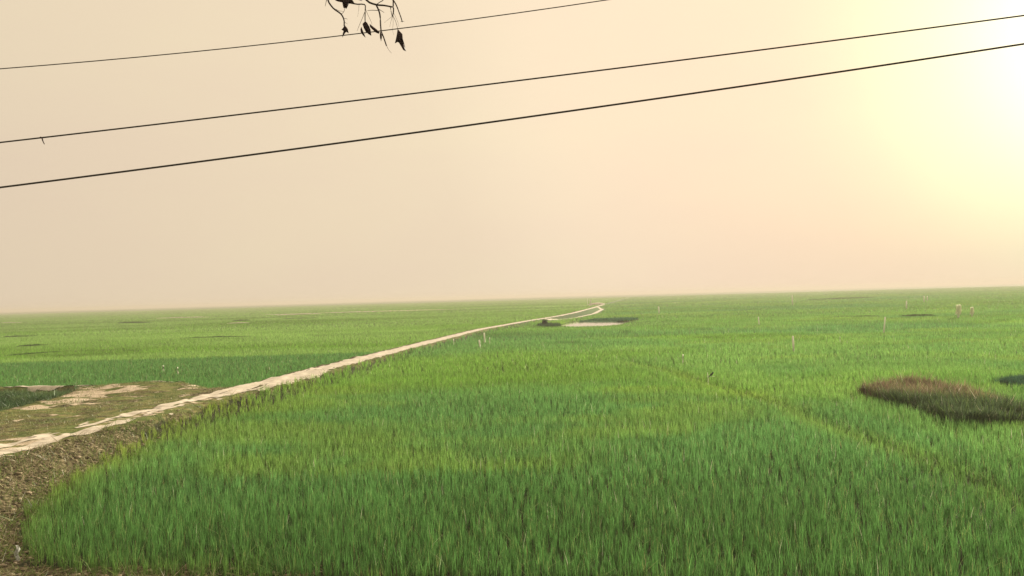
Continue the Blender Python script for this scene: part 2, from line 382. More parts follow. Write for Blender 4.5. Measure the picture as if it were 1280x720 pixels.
# ------------------------------------------------------------------ plants
def blades(x, y, z, h, w, lean, az, face, col, seg=2, droop=.35):
    """tapering leaves standing at x,y,z; returns verts, faces, colours"""
    n = len(x); dx, dy = np.cos(az)*lean*h, np.sin(az)*lean*h
    wx, wy = np.cos(face)*w*.5, np.sin(face)*w*.5
    if seg == 1:
        V = np.empty((n, 3, 3)); V[:, 0] = np.stack([x-wx, y-wy, z], -1); V[:, 1] = np.stack([x+wx, y+wy, z], -1)
        V[:, 2] = np.stack([x+dx, y+dy, z+h], -1)
        b = np.arange(n)[:, None]*3; Fs = [b+np.array([0, 1, 2])]; k = 3
    else:
        V = np.empty((n, 5, 3)); V[:, 0] = np.stack([x-wx*.7, y-wy*.7, z], -1); V[:, 1] = np.stack([x+wx*.7, y+wy*.7, z], -1)
        mxx, myy, mz = x+dx*droop, y+dy*droop, z+h*.55
        V[:, 2] = np.stack([mxx-wx, myy-wy, mz], -1); V[:, 3] = np.stack([mxx+wx, myy+wy, mz], -1)
        V[:, 4] = np.stack([x+dx, y+dy, z+h], -1)
        b = np.arange(n)[:, None]*5; Fs = [b+np.array([0, 1, 3, 2]), b+np.array([2, 3, 4])]; k = 5
    C = np.repeat(col, k, axis=0)
    return V.reshape(-1, 3), Fs, C
def gather(name, parts, mat):
    Vs, Q, T, Cs = [], [], [], []; off = 0
    for V, Fs, C in parts:
        for f in Fs: (Q if f.shape[1] == 4 else T).append(f+off)
        Vs.append(V); Cs.append(C); off += len(V)
    fs = ([np.concatenate(Q)] if Q else [])+([np.concatenate(T)] if T else [])
    return mesh_np(name, np.concatenate(Vs), fs, mat, cols=np.concatenate(Cs))

RINGS = [ # y0, y1, hill spacing, blades per hill, width, segs
 (8.7, 16, .140, 15, .0058, 2), (16, 26, .160, 13, .0078, 2), (26, 42, .19, 12, .0110, 2), (42, 70, .28, 9, .019, 2),
 (70, 120, .37, 8, .028, 1), (120, 220, .72, 8, .060, 1), (220, 420, 1.35, 8, .11, 1), (420, 900, 3.0, 8, .26, 1)]
def field(name, inside, colour, label, y_lo, y_hi, hmul=1.0, group='plots of young rice'):
    parts = []
    for (y0, y1, sp, nb, w, seg) in RINGS:
        a, b = max(y0, y_lo), min(y1, y_hi)
        if b <= a: continue
        ny_ = int((b-a)/sp)+1; mxw = .75*b+3; nx_ = int(2*mxw/sp)
        gx, gy = np.meshgrid((np.arange(nx_)-nx_/2)*sp, a+(np.arange(ny_)+.5)*sp)
        gx = (gx + rng.uniform(-.42, .42, gx.shape)*sp).ravel(); gy = (gy+rng.uniform(-.42, .42, gy.shape)*sp).ravel()
        m = (np.abs(gx) < .75*gy+3) & (gy < b); gx, gy = gx[m], gy[m]
        m = inside(gx, gy); gx, gy = gx[m], gy[m]
        # gaps in the stand
        m = vnoise(gx*1.3, gy*1.3, 91)*.6+rng.random(len(gx))*.4 > .10; gx, gy = gx[m], gy[m]
        n = len(gx); hillh = .85+.3*fbm(gx*.25, gy*.25, 77)+rng.normal(0, .08 if y0 < 26 else .045, n)
        x = np.repeat(gx, nb)+rng.normal(0, sp*.17, n*nb); y = np.repeat(gy, nb)+rng.normal(0, sp*.17, n*nb)
        hc, hh = colour(gx, gy); hv = rng.normal(1, .16 if y0 < 26 else .11, n)
        col = np.repeat(hc*hv[:, None], nb, axis=0)*rng.normal(1, .24, (n*nb, 1))
        yel = rng.random(n*nb) < .035; col[yel] = np.array([.30, .34, .12])*rng.uniform(.7, 1.2, (yel.sum(), 1))
        h = np.repeat(hillh*hh*hmul, nb)*(1-(1-rng.uniform(.62, 1.08, n*nb))*(1 if y0 < 26 else .75 if y0 < 42 else .45))*.375
        ln = rng.uniform(.03, .27, n*nb); bent = rng.random(n*nb) < .025; ln[bent] = rng.uniform(.6, 1.3, bent.sum()); h[bent] *= .85; fl = rng.random(n*nb) < .0022; h[fl] *= 1.15; col[bent] = np.array([.34, .40, .16]); col[fl] = np.array([.58, .58, .42])
        parts.append(blades(x, y, gz(x, y)-.02, h, w*rng.uniform(.7, 1.3, n*nb), ln, rng.uniform(0, 6.283, n*nb), rng.uniform(0, 3.14, n*nb), np.clip(col, .004, .6), seg))
    o = gather(name, parts, M_rice); tag(o, label, 'rice crop', group, 'stuff'); return o

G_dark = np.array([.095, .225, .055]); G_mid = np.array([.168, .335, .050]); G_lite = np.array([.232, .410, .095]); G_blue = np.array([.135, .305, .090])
def lerp(a, b, t): return a+(b-a)*t[:, None]
BX = lambda y: np.interp(y, [10, 14.2, 19.4, 25.5, 33.4, 45, 60, 90], [9.6, 9.4, 9.2, 9.3, 8.6, 6.8, 5.5, 4.0])
def near_inside(x, y):
    d = poly_sd(PATCH, x, y); d2 = poly_sd(PATCH2, x, y); p = pond_sd(x, y)
    bund = np.zeros(x.shape, bool)
    jag = (vnoise(x*2, y*2, 13)-.5)*.5
    lp = (y > 126) & (y < 238) & (x < fx_loop(y)+1.4)
    return (x > ricex(y)+jag*.8) & (y > 8.8) & (d > .1) & (d2 > .1) & (p > .5) & ~(bund & (rng.random(len(x)) < .75)) & ~lp
def plots(c, x, y, seed):
    # strips of plots seen edge on: slightly different stands and the dark lines of the bunds between them
    v = fbm(x*.012+9, y*.06, seed, 3); q = np.floor(v*16)/16; r = vnoise(q*97, q*31+3, seed)
    f = sst(48, 75, y)
    c = c*(1-.14*sst(80, 200, y))[:, None]
    c = c*(1+(r-.5)*.42*f)[:, None]; k = np.abs(v*16-np.round(v*16))
    return c*(1-.38*f*np.exp(-(k/.07)**2))[:, None]
def near_col(x, y):
    t = fbm(x*.10, y*.16, 3); t2 = fbm(x*.03+5, y*.05, 8); t3 = fbm(x*.5, y*.8, 12)
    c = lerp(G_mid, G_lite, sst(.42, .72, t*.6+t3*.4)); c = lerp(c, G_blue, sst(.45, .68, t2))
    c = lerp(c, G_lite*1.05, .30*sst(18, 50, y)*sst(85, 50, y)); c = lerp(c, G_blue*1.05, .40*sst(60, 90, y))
    c = lerp(c, np.array([.26, .38, .07]), .45*np.exp(-((x-BX(y)+.3*np.sin(y*.6))/.55)**2)*(y < 45)); c = lerp(c, G_lite*1.1, .35*sst(0, 3, x-BX(y))*(y < 60)*(fbm(x*.3, y*.3, 71) > .45))
    ed = np.exp(-np.clip(x-ricex(y), 0, 9)/.5)*(y < 30)+np.exp(-np.clip(y-12.2, 0, 9)/.35)*(x < -4)*.6; c = lerp(c, np.array([.30, .36, .05]), np.clip(ed, 0, 1)*.75)
    c = lerp(c, G_dark*.92, .75*sst(21, 12.5, y+3.5*(fbm(x*.22, y*.22, 303)-.5)*2)); c = c*(1+.35*(fbm(x*.16, y*.34, 311)-.5))[:, None]; c = lerp(c, np.array([.27, .40, .07]), .45*sst(.56, .70, fbm(x*.11+3, y*.2, 317))*(y > 18))  # front rice darkened in colour for shade down in the stand; then crop patches
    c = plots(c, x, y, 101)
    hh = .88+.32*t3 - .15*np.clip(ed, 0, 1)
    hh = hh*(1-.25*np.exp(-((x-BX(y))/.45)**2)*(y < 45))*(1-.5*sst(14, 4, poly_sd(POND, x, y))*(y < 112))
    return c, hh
def left_dark(x, y): return (y > bankline(x)+.6) & (x < pathx(y)-1.9-(y < 60)*.4*vnoise(y, y*0, 4)) & (y < 61+1.5*np.sin(x*.05))
def left_light(x, y): return (x < pathx(y)-1.9) & (y > 61.15+1.5*np.sin(x*.05)) & (np.abs(y-289-x*.06) > 3)
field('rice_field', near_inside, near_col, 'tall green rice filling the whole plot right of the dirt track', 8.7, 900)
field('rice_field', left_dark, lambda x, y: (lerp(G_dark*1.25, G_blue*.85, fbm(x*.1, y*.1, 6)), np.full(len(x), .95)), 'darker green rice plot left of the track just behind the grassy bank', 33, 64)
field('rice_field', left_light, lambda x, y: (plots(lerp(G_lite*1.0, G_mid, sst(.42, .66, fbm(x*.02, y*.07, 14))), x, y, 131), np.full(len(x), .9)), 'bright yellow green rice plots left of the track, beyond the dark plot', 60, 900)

# short grass on the bank and down its slope
def scatter(n, x0, x1, y0, y1, dens):
    x = rng.uniform(x0, x1, n); y = rng.uniform(y0, y1, n); m = rng.random(n) < dens(x, y); return x[m], y[m]
def d_bank(x, y):
    b = (y < bankline(x)+.2) & (x < pathx(y)-.5) | ((x > pathx(y)+.8) & (x < ricex(y)) & (y < 60))
    sandy = np.abs(x-pathx(y)) < .9
    right = (x > pathx(y)+.8); v = fbm(x*.5, y*.9, 21)
    return b*~sandy*np.where(right, np.interp(y, [12, 18, 22, 27, 34], [.2, .35, 1, 1, 1]), sst(.60, .42, v)*.8+.08)
x, y = scatter(280000, -34, -4, 12, 60, d_bank); n = len(x)
c = lerp(np.array([.11, .16, .05]), np.array([.26, .24, .11]), sst(.35, .65, fbm(x*.9, y*.9, 19))*.9)*rng.normal(1, .2, (n, 1))
o = gather('short_grass', [blades(x, y, gz(x, y)-.01, rng.uniform(.03, .11, n)*np.where(x > pathx(y), 1.9, 1), rng.uniform(.012, .03, n), rng.uniform(.2, .9, n), rng.uniform(0, 6.28, n), rng.uniform(0, 3.14, n), np.clip(c, .01, .6), 1)], M_grass)
tag(o, 'thin short grass on the low bank either side of the track', 'grass', None, 'stuff')

def weeds(name, P, n, hfun, colfun, wid, lab, pad=0, base=0.0, lean=(.1, .6), cat='weeds', seg=2, rag=1.0):
    lo = P.min(0)-pad; hi = P.max(0)+pad
    x = rng.uniform(lo[0], hi[0], n); y = rng.uniform(lo[1], hi[1], n); m = poly_sd(P, x, y) < pad+.15-1.0*rag*fbm(x*1.5, y*1.5, 5)*rng.uniform(.5, 1.3, n); x, y = x[m], y[m]; n = len(x)
    h = hfun(x, y)*rng.uniform(.55, 1.1, n)
    o = gather(name, [blades(x, y, gz(x, y)-.02+base, h, rng.uniform(.6, 1.4, n)*wid, rng.uniform(*lean, n), rng.uniform(0, 6.28, n), rng.uniform(0, 3.14, n), np.clip(colfun(x, y)*rng.normal(1, .22, (n, 1)), .004, .6), seg)], M_grass)
    tag(o, lab, cat, None, 'stuff'); return o
def patch_col(x, y):
    # green towards the near rim, rusty and brown on the top
    d = y-np.interp(x, [12, 14, 16, 20], [29.5, 26.5, 25.0, 24.2])
    t = sst(-1.1, 1.8, d+3.0*(fbm(x*1.6, y*1.6, 3)-.5)); u = fbm(x*2, y*2, 88)
    c = lerp(np.array([.080, .125, .060]), np.array([.21, .15, .10]), t)
    c = lerp(c, np.array([.40, .36, .18]), sst(.52, .7, u)*.7*t); g = rng.random(len(x)) < .22; c[g] = np.array([.14, .22, .06])
    g = rng.random(len(x)) < .03; c[g] = np.array([.55, .50, .36])
    return c
weeds('weed_patch', PATCH, 90000, lambda x, y: (.30+.45*fbm(x*1.1, y*1.1, 2))*np.where(rng.random(len(x)) < .06, 1.5, 1), patch_col, .018, 'brown and rusty weed patch with a dark green rim in the rice at right')
weeds('weed_patch', PATCH2, 14000, lambda x, y: .40+0*x, lambda x, y: np.tile(np.array([.05, .12, .07]), (len(x), 1)), .02, 'small blue green weed patch at the right edge, behind the brown one')
DP = np.array([[-30, 28.4], [-19.6, 28.6], [-19.3, 31], [-19.6, 34], [-20.4, 36.6], [-30, 37.4]])
weeds('ditch_weeds', DP, 60000, lambda x, y: .15+.75*fbm(x*1.6, y*1.6, 2)**1.3, lambda x, y: lerp(np.array([.045, .10, .035]), np.array([.14, .21, .08]), sst(.4, .65, fbm(x*1.5, y*1.5, 9))), .028, 'dark bushy weeds filling the ditch at the left edge', 0, .0, (.3, 1.1))
RIM = np.array([[gnd(a, b, 0.2).x, gnd(a, b, 0.2).y] for a, b in [(722, 400.2), (745, 398.6), (780, 397.6), (800, 398.0), (786, 399.4), (768, 400.2), (740, 400.4)]])
weeds('pond_reeds', RIM, 6000, lambda x, y: .30+0*x, lambda x, y: np.tile(np.array([.05, .14, .07]), (len(x), 1)), .10, 'dark reeds along the far bank of the pond', .2, .15, (.1, .4), 'reeds', 1)

# clods and litter on the slope
def ico(sub=1):
    bm = bmesh.new(); bmesh.ops.create_icosphere(bm, subdivisions=sub, radius=1); v = np.array([q.co[:] for q in bm.verts]); f = np.array([[w.index for w in q.verts] for q in bm.faces]); bm.free(); return v, f
iv, if_ = ico(1)
def d_clod(x, y):
    return ((x > pathx(y)+.7) & (x < ricex(y)+.3) & (y < 24))*1.0*(.3+.7*(fbm(x*1.5, y*1.5, 4) > .47)) + ((y < 12.4) & (x < -3))*.5 + ((x > pathx(y)+.6) & (x < ricex(y)+.1) & (y >= 24) & (y < 40))*.12
x, y = scatter(42000, -16, -3, 10.5, 40, d_clod); n = len(x)
r = rng.lognormal(-3.6, .45, n); r = np.clip(r, .012, .07)
V = iv[None]*(1+rng.uniform(-.35, .35, (n, len(iv), 1)))*r[:, None, None]*rng.uniform(.6, 1.3, (n, 1, 3))*np.array([1.25, 1, .45])
V = V+np.stack([x, y, gz(x, y)+r*.25], -1)[:, None]
Fc = if_[None]+(np.arange(n)*len(iv))[:, None, None]
o = mesh_np('soil_clods', V.reshape(-1, 3), Fc.reshape(-1, 3), M_clod, smooth=False); tag(o, 'loose brown clods of earth on the slope between track and rice', 'soil', None, 'stuff')
x, y = scatter(210000, -17, -3, 10.5, 42, lambda x, y: d_clod(x, y)*.6+.04*((x > pathx(y)+.5) & (x < ricex(y)))); n = len(x)
c = lerp(np.array([.14, .12, .06]), np.array([.60, .52, .34]), rng.random(n)**2.2); gq = rng.random(n) < np.clip(.2+1.6*(fbm(x*.8, y*.8, 66)-.4)+.5*sst(1.2, .2, ricex(y)-x), .08, .9); c[gq] = np.array([.15, .22, .05])*rng.uniform(.6, 1.4, (gq.sum(), 1))
o = gather('straw_litter', [blades(x, y, gz(x, y)+.01, rng.uniform(.02, .10, n)*(1+1.6*(fbm(x*2.2, y*2.2, 44) > .56)), rng.uniform(.010, .026, n), rng.uniform(.4, 2.4, n), rng.uniform(0, 6.28, n), rng.uniform(0, 3.14, n), c, 1)], M_grass)
tag(o, 'dry straw and leaf litter strewn over the brown slope', 'litter', None, 'stuff')

# weedy ridges between distant plots
bunds = [ # px0, py0, px1, py1, height, thickness, tone, label
 (146, 405.0, 190, 404.0, .9, 4, 0, 'dark weedy ridge in the left fields below the horizon'),
 (0, 423.2, 46, 421.6, .5, 1.6, 0, 'dark ridge at the left edge halfway up the left fields'),
 (20, 435.4, 60, 433.4, .5, 1.3, 0, 'short dark ridge near the left edge, in front of a longer one'),
 (0, 448.5, 76, 441.8, .4, .9, 0, 'slanting ridge at the far edge of the dark left plot'),
 (228, 424.5, 312, 422.4, .4, 1.2, 1, 'faint long ridge in the bright left fields'),
 (290, 402.3, 313, 401.4, .9, 4, 0, 'small dark hump in the left fields, right of the long dark ridge'),
 (352, 399.5, 398, 398.4, .6, 3, 1, 'faint green ridge in the far left fields just above the track'),
 (1040, 397.8, 1104, 397.2, .5, 2.2, 1, 'faint ridge far off in the right fields'),
 (1124, 397.2, 1172, 396.4, .8, 2.6, 0, 'dark brown ridge far off in the right fields'),
 (1226, 391.2, 1280, 393.0, .7, 2.6, 0, 'dark ridge at the right edge of the far fields'),
 (1010, 375.6, 1092, 372.4, 1.2, 9, 1, 'long faint ridge close under the horizon at right'),
 (0, 404.6, 27, 403.8, .8, 2, 2, 'pale dry strip at the left edge close under the horizon'),
 (284, 405.8, 312, 404.8, .7, 2, 2, 'short pale strip in the left fields just under a small dark hump'),
 (345, 394.8, 402, 393.2, 1.1, 3, 2, 'pale dry strip left of the crossing track near the horizon'),
 (196, 398.8, 262, 397.2, 1.0, 3, 2, 'long pale strip near the horizon at left'),
]
for (a, b, c_, d_, hh, th, tone, lab) in bunds:
    if not lab: continue
    p = gnd(a, b, 0); q = gnd(c_, d_, 0); n = 1500
    t = rng.random(n); off = rng.normal(0, .12, n)*th
    x = p.x+(q.x-p.x)*t; y = p.y+(q.y-p.y)*t+off
    h = hh*.40*np.sqrt(np.clip(1-(2*t-1)**2, .05, 1))*(.4+.9*fbm(t*9, t*0, int(a)))*rng.uniform(.7, 1.1, n)
    w = abs(q.x-p.x)/n*rng.uniform(6, 14, n)
    c = np.tile(np.array([[.045, .085, .030], [.085, .145, .045], [.55, .52, .38]][tone]), (n, 1))*rng.normal(1, .2, (n, 1))
    if tone == 0 and a > 1100: c = c*np.array([1.3, 1.0, .9])
    o = gather('weedy_ridge', [blades(x, y, gz(x, y)-.05+.25, h, w, rng.uniform(.1, .5, n), rng.uniform(0, 6.28, n), rng.uniform(-.5, .5, n), np.clip(c, .004, .6), 1)], M_grass)
    tag(o, lab, 'ridge', 'weedy ridges between far plots', 'stuff')

# ------------------------------------------------------------------ stakes in the rice
def stake(px, py_top, py_bot, lean_px, label, thick=1.0, flag=False, z=.30):
    b = gnd(px, py_bot, z); Yd = b.y
    topp = at(px+lean_px, py_top, Yd); base = Vector((b.x, b.y, float(gz(b.x, b.y)[0])-.1))
    w = .5*2.0*thick*Yd/F
    root = empty('field_stake', base); tag(root, label, 'stake', 'pale stakes standing in the rice')
    top = topp-base; mid = top*.5+Vector((.01, .01, 0))
    tube('pole', [(0, 0, 0), mid, top], w, w*.8, M_stake, root, 6)
    if flag:
        # a pale rag tied round the upper half
        bm = bmesh.new(); segs = 10; rings = 7; vs = []
        for i in range(rings):
            f = i/(rings-1); c = top*(1.0-f*.62)
            for k in range(segs):
                a = 6.283*k/segs; rr = w*(2.0+.7*math.sin(3*a+i)+.6*f)
                vs.append(bm.verts.new(c+Vector((math.cos(a)*rr, math.sin(a)*rr*.7, .03*math.sin(2*a+i)))))
        for i in range(rings-1):
            for k in range(segs): bm.faces.new((vs[i*segs+k], vs[i*segs+(k+1) % segs], vs[(i+1)*segs+(k+1) % segs], vs[(i+1)*segs+k]))
        me = bpy.data.meshes.new('rag'); bm.to_mesh(me); bm.free(); me.materials.append(M_cloth)
        o = bpy.data.objects.new('rag', me); COL.objects.link(o); o.parent = root
    return root
stake(992, 420, 437, -1, 'pale upright stake alone in the right fields, left of and above the brown weed patch', 1.4)
stake(990.5, 369, 381, 0, 'thin pale stake close under the horizon, straight above the larger lone stake', .9)
stake(1197.5, 381, 396, 1, 'stoutest pale stake wrapped in a rag, far off above the brown weed patch', 1.3, True)
stake(1215, 384, 394, 0, 'shorter rag-wrapped stake just right of the stoutest stake', .9, True)
stake(1104, 396, 415, 2.5, 'slim leaning stake in the right fields, left of a dark brown ridge', .9)
stake(1133, 376, 385, 0, 'short stake close under the horizon, above the dark brown ridge', .8)
stake(1155, 370, 377, 0, 'tiny stake almost on the horizon at right', .7)
stake(1159, 370, 376, 0, 'smallest stake almost on the horizon, right of a near twin', .6)
stake(824, 383, 391, -1, 'small pale stake right of the far pond', .9)
stake(853.5, 443, 452, 0, 'white stake in the rice left of and above the black bird', 1.0)
stake(606, 416, 427, -1, 'tallest of the pale stakes below the track in mid field', 1.2)
stake(600, 425, 432, -1, 'short stake just left of the tallest one by the track', 1.3)
stake(612, 422, 428, 0, 'faint stake just right of the tallest one by the track', .7)
stake(567, 424, 430, 0, 'faint short stake nearest the track in mid field', .7)
stake(949, 396, 405, -1, 'thin leaning stake in the far right fields, nearest the pond side', .7)
stake(204, 457, 461, 0, 'white stub of a stake in the dark plot left of the track', 1.3)
stake(1050, 421, 425, 0, 'little stake stub right of the lone upright stake', .9)
stake(222, 459, 464, 0, 'faint stub of a stake in the dark plot, right of a white one', .9)

# ------------------------------------------------------------------ black bird on a perch clod
def blob(bm, c, r, rot=None, sub=2):
    res = bmesh.ops.create_icosphere(bm, subdivisions=sub, radius=1)
    M_ = Matrix.Translation(c) @ (rot.to_matrix().to_4x4() if rot else Matrix()) @ Matrix.Diagonal((*r, 1))
    bmesh.ops.transform(bm, matrix=M_, verts=res['verts'])
bp_ = gnd(888, 472, .38)
perch = empty('bird_perch', (bp_.x-.10, bp_.y, float(gz(bp_.x, bp_.y)[0])-.05)); tag(perch, 'short pale stake beside the black bird in the rice', 'stake', 'pale stakes standing in the rice')
tube('pole', [(0, 0, 0), (0, 0, .35), (-.02, 0, .66)], .014, .011, M_stake, perch, 7)
tube('crossbar', [(-.05, 0, .47), (.12, 0, .47), (.30, .02, .48)], .008, .008, M_stake, perch, 6)
bird = empty('black_bird', (bp_.x+.04, bp_.y, float(gz(bp_.x, bp_.y)[0])-.05+.475)); bird.scale = (.82, .82, .82); tag(bird, 'small black bird perched low in the rice beside a pale stake', 'bird')
bm = bmesh.new()
sk = [((-.045, 0, .05), .030), ((0, 0, .085), .048), ((.05, 0, .125), .040), ((.075, 0, .165), .026), ((.085, 0, .190), .033)]
prev = []
seg = 12
for i, (c, r) in enumerate(sk):
    c = Vector(c)*1.25; r = r*1.25; d = (Vector(sk[min(i+1, 4)][0])-Vector(sk[max(i-1, 0)][0])).normalized(); a = Vector((0, 1, 0)); b = d.cross(a)
    ringv = [bm.verts.new(c+a*math.cos(6.283*k/seg)*r+b*math.sin(6.283*k/seg)*r) for k in range(seg)]
    if prev:
        for k in range(seg): bm.faces.new((prev[k], prev[(k+1) % seg], ringv[(k+1) % seg], ringv[k]))
    else: bm.faces.new(ringv[::-1])
    prev = ringv
tipv = bm.verts.new(Vector((.10, 0, .275)))
for k in range(seg): bm.faces.new((prev[k], prev[(k+1) % seg], tipv))
me = bpy.data.meshes.new('body'); bm.to_mesh(me); bm.free(); me.materials.append(M_black)
for p in me.polygons: p.use_smooth = True
body = bpy.data.objects.new('body', me); COL.objects.link(body); body.parent = bird
md = body.modifiers.new('s', 'SUBSURF'); md.levels = 1; md.render_levels = 1
def poly_prism(name, pts, th, mat, parent):
    bm = bmesh.new(); a = [bm.verts.new((p[0], p[1]-th, p[2])) for p in pts]; b = [bm.verts.new((p[0], p[1]+th, p[2])) for p in pts]; n = len(pts)
    bm.faces.new(a); bm.faces.new(b[::-1])
    for k in range(n): bm.faces.new((a[k], b[k], b[(k+1) % n], a[(k+1) % n]))
    me = bpy.data.meshes.new(name); bm.to_mesh(me); bm.free(); me.materials.append(mat); o = bpy.data.objects.new(name, me); COL.objects.link(o); o.parent = parent; return o
poly_prism('tail', [(-.05, 0, .07), (-.16, 0, -.01), (-.19, 0, -.05), (-.15, 0, -.05), (-.04, 0, .04)], .012, M_black, bird)
poly_prism('beak', [(.13, 0, .245), (.165, 0, .235), (.13, 0, .228)], .006, M_bark, bird)
for s in (-1, 1): poly_prism('wing', [(.07, s*.058, .18), (.02, s*.064, .16), (-.10, s*.03, .035), (-.05, s*.05, .055), (.05, s*.064, .10)], .006, M_black, bird)
for s in (-1, 1): tube('leg', [(.01, s*.02, .07), (.012, s*.02, .0)], .005, .004, M_bark, bird, 5)

# dark shrub by the track near the pond
sp = gnd(681, 406.5, .1)
def shrub(name, loc, w, h, n, col, label):
    root = empty(name, loc); tag(root, label, 'shrub')
    x = rng.normal(0, .33, n)*w; y = rng.normal(0, .33, n)*w; z = np.abs(rng.normal(.45, .25, n))*h
    c = np.tile(np.array(col), (n, 1))*rng.normal(1, .25, (n, 1))
    gather('foliage', [blades(x, y, z*.8, rng.uniform(.1, .3, n)*h, rng.uniform(.05, .1, n)*w, rng.uniform(.3, 1.4, n), rng.uniform(0, 6.28, n), rng.uniform(0, 3.14, n), np.clip(c, .003, .5), 2)], M_grass).parent = root
    for k in range(3): tube('stem', [(0, 0, -.1), (rng.uniform(-.1, .1)*w, rng.uniform(-.1, .1)*w, h*.35), (rng.uniform(-.25, .25)*w, rng.uniform(-.2, .2)*w, h*.75)], .02*h, .008*h, M_bark, root, 5)
shrub('shrub', (sp.x, sp.y, float(gz(sp.x, sp.y)[0])), .50, .95, 900, (.012, .028, .008), 'small very dark shrub below the track, left of the pond')
o = weeds('low_weeds', np.array([[gnd(a, b, .2).x, gnd(a, b, .2).y] for a, b in [(671, 405.6), (680, 404.2), (700, 404.6), (699, 406.4), (684, 407.0)]]), 2500, lambda x, y: .5+0*x, lambda x, y: np.tile(np.array([.045, .09, .04]), (len(x), 1)), .07, 'low dark weeds around the small shrub below the track', .3, 0, (.1, .5), 'weeds', 1)

# ------------------------------------------------------------------ where the tracks meet
def pillar(px, top, bot, w, label, cap):
    b = gnd(px, bot, .3); hgt = (at(px, top, b.y)-at(px, bot, b.y)).length
    root = empty('marker_pillar', (b.x, b.y, .2)); tag(root, label, 'pillar')
    for nm, (ww, z0, z1) in {'shaft': (w, 0, hgt*.93), 'base': (w*1.5, -.1, .25), 'cap': (w*cap, hgt*.93, hgt*1.0)}.items():
        bm = bmesh.new(); bmesh.ops.create_cube(bm, size=1, matrix=Matrix.Translation((0, 0, (z0+z1)/2)) @ Matrix.Diagonal((ww, ww, z1-z0, 1)))
        bmesh.ops.bevel(bm, geom=bm.edges[:], offset=.02, segments=1, affect='EDGES')
        me = bpy.data.meshes.new(nm); bm.to_mesh(me); bm.free(); me.materials.append(M_concrete); o = bpy.data.objects.new(nm, me); COL.objects.link(o); o.parent = root
pillar(738.3, 374.6, 381.5, .55, 'stubby pale pillar where the distant tracks meet', 1.3)
pillar(734.5, 372.4, 381.0, .16, 'thin pale post left of the stubby pillar at the distant track junction', 1.1)
hb = gnd(746, 380.6, .2)
bm = bmesh.new(); bmesh.ops.create_icosphere(bm, subdivisions=4, radius=1)
for v in bm.verts:
    q = v.co.copy(); k = .75+.5*float(fbm(np.array([q.x*2+5]), np.array([q.y*2+q.z]), 8)[0]); v.co = Vector((q.x*3.4*k, q.y*2.4*k, max(q.z, -.1)*.75*k))
me = bpy.data.meshes.new('earth_heap'); bm.to_mesh(me); bm.free(); me.materials.append(M_sand)
for p in me.polygons: p.use_smooth = True
o = bpy.data.objects.new('earth_heap', me); COL.objects.link(o); o.location = (hb.x, hb.y, .1); tag(o, 'pale heap of sandy earth beside the pillar at the distant track junction', 'heap')

# ------------------------------------------------------------------ pale scrap of film at the rice edge
sb = gnd(21, 699, .05)
bm = bmesh.new(); vs = {}
for i in range(9):
    for k in range(5):
        u = i/8; v = k/4-.5
        vs[i, k] = bm.verts.new((v*.085*(1-.4*u)+.015*math.sin(i*1.3), .02*math.sin(k*2+i)+.02*u, u*.26))
for i in range(8):
    for k in range(4): bm.faces.new((vs[i, k], vs[i, k+1], vs[i+1, k+1], vs[i+1, k]))
me = bpy.data.meshes.new('plastic_scrap'); bm.to_mesh(me); bm.free(); me.materials.append(M_plastic)
o = bpy.data.objects.new('plastic_scrap', me); COL.objects.link(o); o.location = (sb.x, sb.y, float(gz(sb.x, sb.y)[0])-.01)
md = o.modifiers.new('t', 'SOLIDIFY'); md.thickness = .004
tag(o, 'whitish crumpled plastic scrap at the corner of the rice, lower left', 'scrap')

# ------------------------------------------------------------------ overhead wires
def wire(name, pts_px, Yd, rad, label, dy=0.0):
    # fit a parabola x -> z through sight lines on the plane y = Yd
    P3 = [at(a, b, Yd) for a, b in pts_px]
    xs_ = np.array([p.x for p in P3]); zs = np.array([p.z for p in P3]); co = np.polyfit(xs_, zs, 2)
    X_ = np.linspace(-14, 12, 60)
    o = tube(name, [(float(a), Yd, float(np.polyval(co, a))) for a in X_], rad, rad, M_wire, None, 8)
    tag(o, label, 'wire', 'overhead wires'); return co
wire('overhead_wire', [(0, 86), (390, 49), (550, 29), (765, -1)], 7.2, .0048, 'uppermost and thinnest wire, leaving the top edge behind the hanging twigs')
cm = wire('overhead_wire', [(0, 178), (80, 169), (650, 100.5), (1200, 29.8), (1280, 19.5)], 6.6, .0066, 'middle wire with a dark scrap hanging near its left end')
wire('overhead_wire', [(0, 234), (80, 224.5), (650, 147.5), (1200, 67), (1280, 55)], 6.0, .0074, 'lowest and thickest of the three overhead wires')
scr = at(53, 171.5, 6.6); zz = float(np.polyval(cm, scr.x))
o = tube('hanging_scrap', [(scr.x-.016, 6.6, zz+.002), (scr.x+.002, 6.59, zz-.003), (scr.x+.010, 6.588, zz-.03), (scr.x+.022, 6.59, zz-.060)], .008, .003, M_dead, None, 6)
tag(o, 'tiny dark scrap dangling from the middle wire near the left edge', 'scrap')

